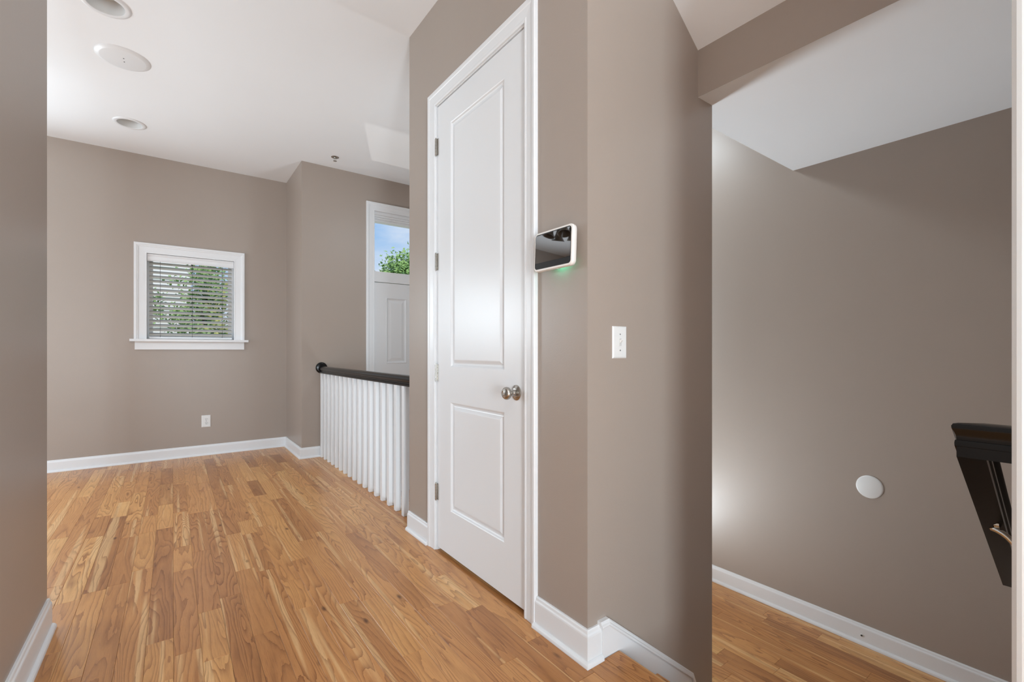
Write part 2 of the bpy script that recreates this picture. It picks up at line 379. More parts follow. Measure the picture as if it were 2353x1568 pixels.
mb.box(-WO, AD, SO, BF, ZB, T); mb.box(AD, 1.29, BE, BEN, ZB, T); mb.box(AD, AE - .1, BC + .02, BE - .02, ZB, T); mb.box(AD, 1.29, BN, BC, ZB, T)
fl = tag(mb.build('floor', SUB), 'oak strip floor of the living room and corridor', 'floor', kind='structure')
PW = .0826; NB = 1.242
rows = []
k = 0
while True:
    x1 = NB - k * PW; x0 = x1 - PW
    if x1 < -WO + .02: break
    if x0 > AD - .01 or x1 > AD + .0: segs = [(BN, BEN)]
    elif x0 > AJ: segs = [(SO, BEN)]
    else: segs = [(SO, BF)]
    for a, b in segs: rows.append((max(x0, -WO), x1, a, b))
    k += 1
rows.append((NB, 1.42, BC + .1, BE - .1))
def vis_main(x, y):
    p = proj(x, y, 0)
    if not p or not (-70 < p[0] < 1700 and 900 < p[1] < 1650): return False
    if x < AL and y > 0 and (AL / x) * y < BL - .05: return False
    if x > AD + .05 and y > BC + .02 and y < BE: return y > CO0 - .1 and y < CO1 and x < 1.3
    if x > AD + .05 and y >= BE: return (AD / x) * y > BE - .1
    return True
n1 = lay(fl, rows, 0, vis_main)
# nosing boards: rounded front edge toward +x
def nosing(mb, x0, x1, y0, y1, z, seed, th=.026):
    r = th / 2; pts = [(x0, z), (x1 - r, z)] + [(x1 - r + r * math.sin(a), z - r + r * math.cos(a)) for a in [math.pi * q / 8 for q in range(1, 9)]] + [(x0, z - th)]
    n = len(pts); vs_ = [(p, y0, q) for p, q in pts] + [(p, y1, q) for p, q in pts]
    fs = [tuple(range(n)), tuple(range(n, 2 * n))[::-1]] + [(i, i + n, (i + 1) % n + n, (i + 1) % n) for i in range(n)]
    mb.add(vs_, fs); xc = (x0 + x1) / 2
    mb.g += [(v[0] - xc, v[1] - y0 + v[2] * .3, seed) for v in vs_]
    return mb
tag(nosing(MB_(), NB + .0008, 1.316, BE + .001, BEN - .001, 0, .737).build('nosing_board', OAK, fl))
mb = MB(); mb.box(1.29, AE - .1, BE, BEN, ZB, ZL - .0125); mb.box(AE - .1, AR, BN, BEN, ZB, ZL - .0125); mb.box(1.75, AE - .1, BN, BC, ZB, ZL - .0125)
fl2 = tag(mb.build('floor_lower', SUB), 'oak strip floor of the lower hall and foyer', 'floor', kind='structure')
rows = []; k = 0
while True:
    x1 = AR - k * PW; x0 = x1 - PW
    if x1 < 1.32: break
    if x0 > AE - .01: rows.append((x0, x1, BN, BEN))
    elif x0 > 1.75: rows += [(x0, x1, BN, BC), (x0, x1, BE, BEN)]
    else: rows.append((max(x0, 1.30), x1, BE, BEN))
    k += 1
def vis_low(x, y):
    p = proj(x, y, ZL)
    if not p or not (1560 < p[0] < 2360 and 1200 < p[1] < 1660): return False
    return y < BC or (AE / x) * y < BC + .12
n2 = lay(fl2, rows, ZL, vis_low)
print('PLANKS', n1, n2)

# ------------------------------------------------------------------ staircase
st = empty('staircase', (1.5, .63, ZL), label='short flight of oak steps going down beside the light switch wall', cat='stairs')
def stp(mb, name, m_): return local(mb.build(name, m_, st), st)
stp(nosing(MB_(), NB + .0008, 1.327, BN + .001, BC - .021, 0, .913), 'landing_nosing', OAK)
tx = [1.327, 1.553, 1.779]; rz = [0, -.178, -.356, ZL]
for i in (1, 2):
    stp(nosing(MB_(), tx[i - 1] - .030, tx[i], BN + .001, BC - .021, rz[i], .21 * i + .13), 'tread', OAK)
for i in range(3):
    xr = tx[i] - .034
    stp(MB().box(xr, xr + .012, BN + .001, BC - .021, rz[i + 1] + .0, rz[i] - .026), 'riser', WHITE)
stp(MB().box(1.293, 1.519, BN + .001, BC - .021, ZL - .2, -.178 - .0262).box(1.519, 1.745, BN + .001, BC - .021, ZL - .2, -.356 - .0262), 'stringer_block', SUB)
# white skirt board with cap moulding on the switch wall
SK = [(1.231, .112), (1.262, .112), (1.784, -.299)]
poly = [(1.231, -.012)] + SK + [(1.812, -.345), (1.812, ZL), (1.60, ZL), (1.231, -.30)]
vs_ = [(x, BC, z) for x, z in poly] + [(x, BC - .018, z) for x, z in poly]; n = len(poly)
stp(MB().add(vs_, [tuple(range(n))[::-1], tuple(range(n, 2 * n))] + [(i, (i + 1) % n, (i + 1) % n + n, i + n) for i in range(n)]), 'skirt_board', WHITE)
cap = [(0, 0), (0, .022), (.004, .025), (.010, .024), (.013, .020), (.018, .019), (.022, .016), (.022, 0)]
stp(MB().sweep([(1.225, .110), (1.262, .110), (1.784, -.301), (1.806, -.349)], cap, lambda u, v, h: (u, BC - h, v)), 'skirt_cap', WHITE)

# ------------------------------------------------------------------ baseboards
BH = .114
BASE = [(0, 0), (0, BH), (.006, BH), (.009, BH - .004), (.0105, BH - .012), (.014, BH - .017), (.015, BH - .022), (.015, 0)]
SHOE = [(.0152, 0), (.0152, .019), (.018, .0185), (.023, .016), (.027, .011), (.0285, .005), (.0285, 0)]
def baseboard(name, path, z, label, h=BH):
    mp_ = lambda u, v, hh: (u, v, z + .0003 + hh)
    o = struct(name, MB().sweep(path, [(a, b * h / BH if b > .02 else b) for a, b in BASE], mp_), WHITE, label, 'baseboard')
    MB().sweep(path, SHOE, mp_).build('shoe_molding', WHITE, o); return o
baseboard('baseboard_far', [(1.232, BEN), (AJ, BEN), (AJ, BF), (-WO, BF)], 0, 'white baseboard along the far wall turning round the jog to the balustrade', .108)
baseboard('baseboard_closet_far', [(AD, 2.372), (AD, BE)], 0, 'short white baseboard between the balustrade and the closet door casing')
baseboard('baseboard_closet', [(1.231, BC), (AD, BC), (AD, 1.424)], 0, 'white baseboard wrapping the corner between closet door and stairs', .120)
baseboard('baseboard_left', [(AL, BL), (AL, .2)], 0, 'white baseboard at the foot of the near left wall', .120)
br = baseboard('baseboard_right', [(AR, BN), (AR, BEN)], ZL, 'white baseboard along the right wall of the lower hall', .108)
Mx = lambda p, d: Matrix.Translation(p) @ Vector(d).to_track_quat('Z', 'Y').to_matrix().to_4x4()
jk = MB().lathe([(0, 0), (.0085, 0), (.0085, .003), (.006, .004), (.0055, .0015), (0, .0015)], Mx((AR - .0145, .905, ZL + .05), (-1, 0, 0)), 20).build('cable_hole', PLASTIC, br)
MB().lathe([(0, .002), (.0045, .002), (.0045, .0035), (0, .0035)], Mx((AR - .0145, .905, ZL + .05), (-1, 0, 0)), 14).build('hole_plug', DARK, jk)

# near white casing at the right edge of the view
CAS = [(0, 0), (0, .010), (.006, .0125), (.012, .0125), (.016, .0105), (.052, .0135), (.056, .0165), (.066, .018), (.074, .018), (.077, .014), (.077, 0)]
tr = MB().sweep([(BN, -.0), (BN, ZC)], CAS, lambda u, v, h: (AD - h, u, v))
struct('trim_1', tr, mat('white_trim_shaded', srgb(190, 187, 184), .4, bump=.04, bscale=120, var=.01), 'white casing at the right edge of the view by the stair opening', 'trim')  # white trim; its shade is put into the greyer colour

# ------------------------------------------------------------------ closet door
d1 = tag(empty('door_1', (AD, 1.9, 0)), 'tall white two-panel closet door with four hinges and a nickel knob', 'door', kind='structure')
def dp(mb, name, m_, par=d1): return local(mb.build(name, m_, par), d1) if par is d1 else mb.build(name, m_, par)
J0, J1, JT = 1.500, 2.293, 2.446
# casing path runs along the inner edge; offset to the left = outward
dp(MB().sweep([(J0 - .004, .0003), (J0 - .004, JT + .004), (J1 + .004, JT + .004), (J1 + .004, .0003)], CAS, lambda u, v, h: (AD - h, u, v)), 'casing', WHITE)
jb = MB()
for (a, b) in ((CO0 + .0005, J0 + .001), (J1 - .001, CO1 - .0005)): jb.box(AD - .001, AD + .112, a, b, .0003, COZ - .0005)
jb.box(AD - .001, AD + .112, J0 + .001, J1 - .001, JT - .001, COZ - .0005)
dp(jb, 'jamb', WHITE)
sp_ = MB(); sp_.box(AD + .042, AD + .055, J0 + .001, J0 + .011, .0003, JT - .001); sp_.box(AD + .042, AD + .055, J1 - .011, J1 - .001, .0003, JT - .001); sp_.box(AD + .042, AD + .055, J0 + .011, J1 - .011, JT - .011, JT - .001)
dp(sp_, 'door_stop', WHITE)
LX = AD + .003; LY0, LY1, LZ0, LZ1 = 1.5045, 2.2885, .019, 2.440
def leaf_mesh(lx, th, y0, y1, z0, z1, panels, sgn, ax='y'):
    """door leaf whose visible face has rectangular holes for the panels"""
    mb = MB(); us = sorted({y0, y1} | {p[0] for p in panels} | {p[1] for p in panels}); zs = sorted({z0, z1} | {p[2] for p in panels} | {p[3] for p in panels})
    P = (lambda u, d, z: (lx + d, u, z)) if ax == 'y' else (lambda u, d, z: (u, lx + d, z))
    for i in range(len(us) - 1):
        for j in range(len(zs) - 1):
            uc, zc = (us[i] + us[i + 1]) / 2, (zs[j] + zs[j + 1]) / 2
            if any(p[0] < uc < p[1] and p[2] < zc < p[3] for p in panels): continue
            mb.add([P(us[i], 0, zs[j]), P(us[i + 1], 0, zs[j]), P(us[i + 1], 0, zs[j + 1]), P(us[i], 0, zs[j + 1])], [(0, 1, 2, 3)])
    v = [P(u, d, z) for d in (0, th) for z in (z0, z1) for u in (y0, y1)]
    mb.add(v, [(4, 5, 7, 6), (0, 1, 5, 4), (2, 6, 7, 3), (0, 4, 6, 2), (1, 3, 7, 5)])
    return mb
PROF = [(0, 0), (.004, .002), (.008, .008), (.013, .0115), (.019, .0115), (.023, .0105), (.036, .0035), (.040, .003)]   # (inset, depth)
def panel_mesh(lx, p, ax='y', prof=PROF):
    P = (lambda u, d, z: (lx + d, u, z)) if ax == 'y' else (lambda u, d, z: (u, lx + d, z))
    vs_ = []; fs = []
    for ins, d in prof:
        a, b, c, e_ = p[0] + ins, p[1] - ins, p[2] + ins, p[3] - ins
        vs_ += [P(a, d, c), P(b, d, c), P(b, d, e_), P(a, d, e_)]
    for i in range(len(prof) - 1):
        for q in range(4): fs.append((4 * i + q, 4 * i + (q + 1) % 4, 4 * i + 4 + (q + 1) % 4, 4 * i + 4 + q))
    n = 4 * (len(prof) - 1); fs.append((n, n + 1, n + 2, n + 3))
    return MB().add(vs_, fs)
pans = [(1.654, 2.143, 1.013, 2.303), (1.654, 2.143, .252, .827)]
leaf = dp(leaf_mesh(LX, .035, LY0, LY1, LZ0, LZ1, pans, 1), 'door_leaf', WHITE)
for p in pans:
    panel_mesh(LX, p).build('door_panel', WHITE, leaf)
# hinges: a knuckle barrel and a sliver of leaf each
for i, z in enumerate((2.221, 1.589, .979, .323)):
    hb = MB()
    for q in range(5): hb.lathe([(0, -.0005), (.0062, -.0005), (.0062, .0165), (0, .0165)], Matrix.Translation((AD - .0055, 2.2905, z - .0445 + q * .0178)), 12)
    h = dp(hb, 'hinge', NICKEL)
    MB().lathe([(0, -.004), (.0045, -.003), (.0045, 0), (.0045, .092), (.004, .095), (0, .096)], Matrix.Translation((AD - .0055, 2.2905, z - .046)), 12).build('hinge_pin', NICKEL, h)
    MB().box(AD - .002, AD + .003, 2.2755, 2.2895, z - .0445, z + .0445).build('hinge_leaf', NICKEL, h)
KN = Mx((LX, 1.565, .920), (-1, 0, 0))
kn = dp(MB().lathe([(0, .066), (.010, .0655), (.012, .0642), (.0135, .066), (.020, .0645), (.0258, .058), (.0272, .051), (.0255, .044), (.019, .038), (.0125, .034), (.011, .030), (.0125, .022), (.015, .018), (.015, .008)], KN, 36), 'door_knob', NICKEL)
MB().lathe([(.0, .012), (.015, .012), (.022, .010), (.027, .007), (.031, .005), (.033, .003), (.033, 0)], KN, 36).build('rosette', NICKEL, kn)
MB().lathe([(0, .0668), (.0062, .0668), (.0062, .063)], KN, 18).build('lock_button', NICKEL, kn)
MB().box(LX - .0005, LX + .03, LY0 - .0006, LY0 + .001, .89, .95).build('latch_plate', NICKEL, kn)

# ------------------------------------------------------------------ balustrade
bx, rail_z = 1.247, .936
bal = empty('balustrade', (bx, 3.85, 0), label='balustrade of square white balusters under a black handrail beside the foyer', cat='railing')
def rp(mb, name, m_, par=None):
    return local(mb.build(name, m_, bal), bal)
RAILP = [(-.024, 0), (-.024, .012), (-.020, .016), (-.020, .026), (-.031, .036), (-.033, .046), (-.030, .058), (-.022, .067), (-.010, .071), (.010, .071), (.022, .067), (.030, .058), (.033, .046), (.031, .036), (.020, .026), (.020, .016), (.024, .012), (.024, 0)]
n = len(RAILP)
def extr(prof, y0, y1, cx, cz):
    k = len(prof); vs_ = [(cx + o, y, cz + h) for y in (y0, y1) for o, h in prof]
    return MB().add(vs_, [tuple(range(k)), tuple(range(k, 2 * k))[::-1]] + [(i, i + k, (i + 1) % k + k, (i + 1) % k) for i in range(k)], 0, True)
rp(extr(RAILP, BE, BEN - .014, bx, rail_z - .071), 'handrail', BLACK)
rp(MB().lathe([(0, .016), (.046, .016), (.054, .012), (.058, .006), (.058, 0), (0, 0)], Mx((bx, BEN - .0002, .919), (0, -1, 0)), 36), 'wall_rosette', BLACK)
b0 = None
for i in range(18):
    y1 = 5.000 - .1308 * i
    if b0 is None:
        b0 = bevel(MB().box(-.019, .019, -.019, .019, 0, rail_z - .071 - .0004).build('baluster', WHITE, bal), .0018, 2); o = b0
    else:
        o = b0.copy(); COL.objects.link(o); o.parent = bal
    o.location = (0, y1 - .019 - 3.85, .0002)

# ------------------------------------------------------------------ stair handrail
hr = empty('handrail', (1.5, BN, .7), label='black stair handrail on a chrome bracket at the right edge, sloping down', cat='railing')
HP = [(-.018, 0), (-.018, .0205), (-.0205, .0215), (-.0208, .0275), (-.0200, .0330), (-.0180, .0335), (-.0182, .0365), (-.0190, .043), (-.0215, .050), (-.0242, .056), (-.0248, .061), (-.0225, .0655), (-.016, .067)]
HP = HP + [(-a, b) for a, b in HP[::-1]]
xr, yr, xe, zu, slp = 1.274, .1945, 1.792, .889, -.808
k = len(HP); v0 = []; v1 = []; v2 = []
for o_, h in HP:
    v0.append((xr - o_, BN, zu + h)); v1.append((xr - o_, yr + o_, zu + h)); v2.append((xe, yr + o_, zu + h + slp * (xe - xr)))
sides = lambda: [(i, (i + 1) % k, (i + 1) % k + k, i + k) for i in range(k)]
local(MB().add(v1 + v2, sides() + [tuple(range(k))[::-1], tuple(range(k, 2 * k))], 0, True).build('rail', BLACK, hr), hr)
local(MB().add(v0 + v1, sides() + [tuple(range(k))[::-1], tuple(range(k, 2 * k))], 0, True).build('rail_return', BLACK, hr), hr)
for xb in (1.512,):
    zb = zu + slp * (xb - xr)
    pts = []
    for q in range(9):
        a = math.pi / 2 * q / 8; pts.append((xb, yr + .002 - .046 * math.sin(a) * 1.0, zb - .004 - .055 * (1 - math.cos(a)) - .012 * (q / 8)))
    pts = [(xb, yr + .002, zb - .002)] + pts + [(xb, BN + .004, zb - .074)]
    br_ = local(MB().tube(pts, .0062, 12).build('bracket', CHROME, hr), hr)
    c = math.cos(math.atan(slp)); s_ = math.sin(math.atan(slp))
    MB().add([(xb - .020 * c - (0 if k2 < 4 else 0) + dx * c, yr + dy, zb + (dx - .020) * s_ + dz) for k2, (dx, dy, dz) in enumerate([(0, -.011, -.0045), (.04, -.011, -.0045), (.04, .011, -.0045), (0, .011, -.0045), (0, -.011, 0), (.04, -.011, 0), (.04, .011, 0), (0, .011, 0)])],
             [(0, 3, 2, 1), (4, 5, 6, 7), (0, 1, 5, 4), (1, 2, 6, 5), (2, 3, 7, 6), (3, 0, 4, 7)]).build('saddle_plate', CHROME, br_)
    MB().lathe([(0, .008), (.018, .007), (.026, .004), (.028, 0)], Mx((xb, BN, zb - .074), (0, 1, 0)), 28).build('wall_flange', CHROME, br_)

# ------------------------------------------------------------------ window and blind
w1 = tag(empty('window_1', (.165, BF, 1.2)), 'small white framed window on the far wall', 'window', kind='structure')
def wp(mb, name, m_): return local(mb.build(name, m_, w1), w1)
I0, I1, IB, IT = -.205, .536, 1.213, 2.063
WC = [(0, 0), (0, .011), (.010, .012), (.012, .010), (.062, .013), (.066, .0165), (.074, .0175), (.078, .0205), (.096, .0205), (.099, .016), (.099, 0)]
wp(MB().sweep([(I1 - .0, IB), (I1, IT), (I0, IT), (I0, IB)][::-1], WC, lambda u, v, h: (u, BF - h, v)), 'casing', WHITE)
wp(MB().box(-.335, .668, BF - .048, BF - .0002, 1.189, IB - .0005).box(I0 - .004, I1 + .004, BF - .0002, BF + .092, 1.206, IB - .0005), 'stool', WHITE)
AP = [(0, 0), (0, .016), (.062, .0135), (.068, .012), (.071, .014), (.079, .017), (.079, 0)]
wp(MB().sweep([(-.297, 1.109), (.63, 1.109)], AP, lambda u, v, h: (u, BF - h, v)), 'apron', WHITE)
jm = MB().box(WX0 + .001, I0, BF - .001, BF + .138, IB, WZ1 - .001).box(I1, WX1 - .001, BF - .001, BF + .138, IB, WZ1 - .001).box(I0, I1, BF - .001, BF + .138, IT, WZ1 - .001)
wp(jm, 'jamb', WHITE)
sh = MB().box(I0, I0 + .045, BF + .10, BF + .135, IB, IT).box(I1 - .045, I1, BF + .10, BF + .135, IB, IT).box(I0 + .045, I1 - .045, BF + .10, BF + .135, IB, IB + .05).box(I0 + .045, I1 - .045, BF + .10, BF + .135, IT - .045, IT)
wp(sh, 'sash', WHITE)
wp(MB().box(I0 + .045, I1 - .045, BF + .115, BF + .119, IB + .05, IT - .045), 'pane', GLASS)
bl = empty('window_blind', (.165, BF + .045, 1.25), label='white slatted venetian blind hanging in the small far window', cat='blind')
def bp(mb, name, m_): return local(mb.build(name, m_, bl), bl)
VP = [(0, 0), (0, .010), (.006, .012), (.020, .010), (.045, .012), (.060, .017), (.070, .017), (.070, 0)]
bp(MB().sweep([(I0 + .003, 1.990), (I1 - .003, 1.990)], VP, lambda u, v, h: (u, BF + .006 - h + .012, v)), 'valance', WHITE)
bp(MB().box(I0 + .006, I1 - .006, BF + .022, BF + .070, 2.012, 2.060), 'head_rail', WHITE)
tilt = R(36); sw = .050; s0 = None
zt, zb_ = 1.972, 1.262; ns = 17
for i in range(ns):
    z = zt - (zt - zb_) * i / (ns - 1)
    if s0 is None:
        pr = [(-.025, 0), (-.012, .0022), (0, .003), (.012, .0022), (.025, 0), (.025, .0026), (.012, .0048), (0, .0056), (-.012, .0048), (-.025, .0026)]
        c, s_ = math.cos(tilt), math.sin(tilt); mb = MB()
        k = len(pr); pts = [(o_ * c - h * s_, o_ * s_ + h * c) for o_, h in pr]
        vs_ = [(x, a, b) for x in (I0 + .018 - .165, I1 - .018 - .165) for a, b in pts]
        mb.add(vs_, [tuple(range(k)), tuple(range(k, 2 * k))[::-1]] + [(q, q + k, (q + 1) % k + k, (q + 1) % k) for q in range(k)])
        s0 = mb.build('slat', SLAT, bl); o = s0
    else:
        o = s0.copy(); COL.objects.link(o); o.parent = bl
    o.location = (0, 0, z - 1.25)
bp(MB().box(I0 + .018, I1 - .018, BF + .022, BF + .068, 1.217, 1.238), 'bottom_rail', WHITE)
for xc in (-.10, .165, .43):
    bp(MB().tube([(xc, BF + .022, 2.015), (xc, BF + .022, 1.232)], .0011, 6).tube([(xc, BF + .068, 2.015), (xc, BF + .068, 1.232)], .0011, 6), 'ladder_cord', DARK)

# ------------------------------------------------------------------ front door with transom
d2 = tag(empty('door_2', (2.27, BEN, ZL)), 'white front door with a glazed transom, partly hidden by the closet wall', 'door', kind='structure')
def fp(mb, name, m_): return local(mb.build(name, m_, d2), d2)
F0, F1 = 1.806, 2.731
fp(MB().sweep([(F1, ZL), (F1, 2.655), (F0, 2.655), (F0, ZL)][::-1], [(a * .93, b) for a, b in WC], lambda u, v, h: (u, BEN - h, v)), 'casing', WHITE)
fj = MB().box(DX0 + .001, F0, BEN - .001, BEN + .138, ZL, DZ1 - .001).box(F1, DX1 - .001, BEN - .001, BEN + .138, ZL, DZ1 - .001).box(F0, F1, BEN - .001, BEN + .138, 2.655, DZ1 - .001)
fp(fj, 'jamb', WHITE)
fp(MB().box(F0, F1, BEN + .002, BEN + .138, 1.868, 1.965).box(F0, F1, BEN + .006, BEN + .138, 1.965, 1.985), 'transom_bar', WHITE)
tf = MB()
for q, (zz, d) in enumerate(((2.655, .012), (2.622, .026), (2.600, .040), (2.580, .056))): tf.box(F0, F1, BEN + d, BEN + .138, zz - (.033, .022, .02, .022)[q], zz)
tf.box(F0, F0 + .012, BEN + .05, BEN + .138, 1.985, 2.558).box(F1 - .012, F1, BEN + .05, BEN + .138, 1.985, 2.558)
fp(tf, 'transom_frame', WHITE)
fp(MB().box(F0 + .012, F1 - .012, BEN + .085, BEN + .089, 1.985, 2.558), 'transom_pane', GLASS)
fpans = [(1.945, 2.195, .95, 1.70), (2.335, 2.585, .95, 1.70), (1.945, 2.195, -.30, .75), (2.335, 2.585, -.30, .75)]
fleaf = fp(leaf_mesh(BEN + .012, .045, F0 + .004, F1 - .004, ZL + .01, 1.862, fpans, 1, 'x'), 'door_leaf', WHITE)
for p in fpans: panel_mesh(BEN + .012, p, 'x', [(0, 0), (.008, -.003), (.016, .004), (.024, .010), (.034, .010), (.062, .002), (.066, .002)]).build('door_panel', WHITE, fleaf)
FK = Mx((2.66, BEN + .012, .42), (0, -1, 0))
fp(MB().lathe([(0, .06), (.02, .058), (.027, .05), (.024, .04), (.012, .032), (.011, .02), (.016, .012), (.030, .006), (.032, 0)], FK, 28), 'door_knob', NICKEL)

# ------------------------------------------------------------------ ceiling fittings
for i, (hx_, hy_, r) in enumerate(HOLES):
    o = empty('recessed_light', (hx_, hy_, ZC), group='recessed ceiling downlights', cat='ceiling light',
              label=('small round white recessed downlight nearest the far wall', 'round white recessed downlight cut by the top edge of the photo')[i])
    MB().lathe([(.084, -.001), (.086, -.006), (.098, -.0075), (.110, -.005), (.114, -.0005), (.098, -.0003)], Matrix(), 40).build('trim_ring', WHITE, o)
    MB().lathe([(.097, 0), (.0845, -.004), (.080, .02), (.076, .05), (.066, .085), (.050, .10), (0, .105)], Matrix(), 40).build('can', CANI, o)
    MB().lathe([(0, .045), (.02, .047), (.044, .055), (.050, .066), (.044, .078), (.03, .098), (.018, .104)], Matrix(), 28).build('bulb', PLASTIC, o)
o = empty('ceiling_plate', (-.262, 3.965, ZC), label='round white ceiling cover plate with two small screws between the downlights', cat='ceiling cover')
MB().lathe([(0, -.012), (.118, -.012), (.122, -.011), (.138, -.006), (.145, -.002), (.146, -.0002)], Matrix(), 56).build('cover', WHITE, o)
for sy in (-.022, .022): MB().lathe([(0, -.0135), (.003, -.0135), (.004, -.0118)], Matrix.Translation((.004, sy, 0)), 12).build('screw', DARK, o)
o = empty('fire_sprinkler', (1.305, 4.745, ZC), label='small chrome fire sprinkler head in the ceiling near the entry wall', cat='sprinkler')
MB().lathe([(.012, -.006), (.024, -.006), (.036, -.002), (.038, -.0002)], Matrix(), 28).build('escutcheon', NICKEL, o)
MB().lathe([(0, 0), (.011, 0), (.011, -.014), (.007, -.016), (0, -.016)], Matrix(), 18).build('body', CHROME, o)
MB().tube([(-.006, 0, -.014), (-.011, 0, -.022), (-.008, 0, -.032), (0, 0, -.036)], .002, 8).tube([(.006, 0, -.014), (.011, 0, -.022), (.008, 0, -.032), (0, 0, -.036)], .002, 8).build('yoke_arm', CHROME, o)
MB().lathe([(0, -.036), (.016, -.036), (.018, -.038), (0, -.0385)], Matrix(), 16).build('deflector', CHROME, o)

# ------------------------------------------------------------------ wall fittings
def plate(cx, cz, hw, hh, t=.0055):
    mb = MB(); vs_ = []; fs = []
    for ins, d in ((0, 0), (0, .0025), (.004, t), (.007, t + .0004)):
        vs_ += [(-hw + ins, -d, -hh + ins), (hw - ins, -d, -hh + ins), (hw - ins, -d, hh - ins), (-hw + ins, -d, hh - ins)]
    for i in range(3):
        for q in range(4): fs.append((4 * i + q, 4 * i + (q + 1) % 4, 4 * i + 4 + (q + 1) % 4, 4 * i + 4 + q))
    fs += [(12, 13, 14, 15), (0, 3, 2, 1)]
    return mb.add(vs_, fs)
o = empty('light_switch', (1.340, BC - .0002, 1.130), label='white toggle light switch on the wall beside the stairs', cat='light switch')
plate(0, 0, .0385, .0595).build('face_plate', PLASTIC, o)
MB().box(-.0062, .0062, -.0075, -.0055, -.0135, .0135).build('toggle_frame', mat('switch_grey', srgb(206, 206, 204), .4, var=.01), o)
tg = MB(); tg.add([(-.0042, -.006, -.006), (.0042, -.006, -.006), (.0042, -.006, .008), (-.0042, -.006, .008), (-.0036, -.017, .007), (.0036, -.017, .007), (.0036, -.016, .013), (-.0036, -.016, .013)], [(0, 1, 5, 4), (1, 2, 6, 5), (2, 3, 7, 6), (3, 0, 4, 7), (4, 5, 6, 7)])
tg.build('toggle', PLASTIC, o)
for sz_ in (-.030, .030): MB().lathe([(0, .0075), (.0022, .0074), (.003, .006)], Mx((0, 0, sz_), (0, -1, 0)), 12).build('screw', mat('screw_grey', srgb(150, 150, 150), .4, .6, var=.02), o)
o = empty('power_outlet', (.284, BF - .0002, .356), label='white duplex power outlet low on the far wall below the window', cat='power outlet')
plate(0, 0, .040, .0625).build('face_plate', PLASTIC, o)
for sz_ in (-.0195, .0195):
    rc = MB().lathe([(0, .008), (.0150, .008), (.0165, .006)], Mx((0, 0, sz_), (0, -1, 0)), 24).build('receptacle', PLASTIC, o)
    MB().box(-.0080, -.0054, -.0084, -.0078, sz_ + .0, sz_ + .0095).box(.0054, .0080, -.0084, -.0078, sz_ + .0, sz_ + .0095).lathe([(0, .0084), (.0030, .0084), (.0030, .0078)], Mx((0, 0, sz_ - .0075), (0, -1, 0)), 12).build('slot', DARK, rc)
MB().lathe([(0, .0074), (.0025, .0073), (.003, .006)], Mx((0, 0, 0), (0, -1, 0)), 12).build('screw', NICKEL, o)
o = empty('wall_plate', (AR - .0002, .874, .346), label='round blank white cover plate on the right wall above the baseboard', cat='cover plate')
MB().lathe([(0, .006), (.056, .006), (.060, .0045), (.0625, .002), (.0625, 0)], Mx((0, 0, 0), (-1, 0, 0)), 48).build('disc', PLASTIC, o)
MB().lathe([(0, .0064), (.054, .0064), (.055, .006)], Mx((0, 0, 0), (-1, 0, 0)), 48).build('disc_face', PLASTIC, o)

# smart display on a wall mount beside the closet door
def rrect(hw, hh, r, n=8):
    pts = []
    for cx, cz, a0 in ((hw - r, hh - r, 0), (-hw + r, hh - r, 90), (-hw + r, -hh + r, 180), (hw - r, -hh + r, 270)):
        for q in range(n + 1):
            a = R(a0 + 90 * q / n); pts.append((cx + r * math.cos(a), cz + r * math.sin(a)))
    return pts
def rslab(layers):     # layers: (hw, hh, r, x)
    vs_ = []; n = 0
    for hw, hh, r, x in layers:
        p = rrect(hw, hh, r); n = len(p); vs_ += [(x, a, b) for a, b in p]
    L = len(layers); fs = [(i * n + q, i * n + (q + 1) % n, (i + 1) * n + (q + 1) % n, (i + 1) * n + q) for i in range(L - 1) for q in range(n)]
    fs += [tuple(range(n)), tuple((L - 1) * n + q for q in range(n))]
    return MB().add(vs_, fs, 0, True)
dsp = empty('smart_display', (1.126, 1.2765, 1.475), label='white smart display with a black glass screen mounted beside the closet door', cat='display')
dsp.rotation_euler = (0, R(2.2), 0)
rslab([(.1015, .070, .016, .024), (.105, .0735, .018, .020), (.1065, .0745, .018, .010), (.1065, .0745, .018, .004), (.1045, .0725, .017, .0004), (.103, .071, .016, 0)]).build('shell', BODY, dsp)
rslab([(.0985, .0665, .012, .0005), (.0985, .0665, .012, -.0006)]).build('bezel', BEZEL, dsp)
MB().box(-.0011, -.0004, -.0965, .0965, -.0430, .0630).build('screen', SCREEN, dsp)
MB().box(.006, .013, -.020, .020, -.0752, -.0740).build('port_strip', PLASTIC, dsp)
MB().box(.0255, .046, -.026, .018, -.0475, -.0405).build('indicator_light', LED, dsp)
MB().box(.0235, .0475, -.040, .040, -.040, .040).build('wall_mount', BODY, dsp)

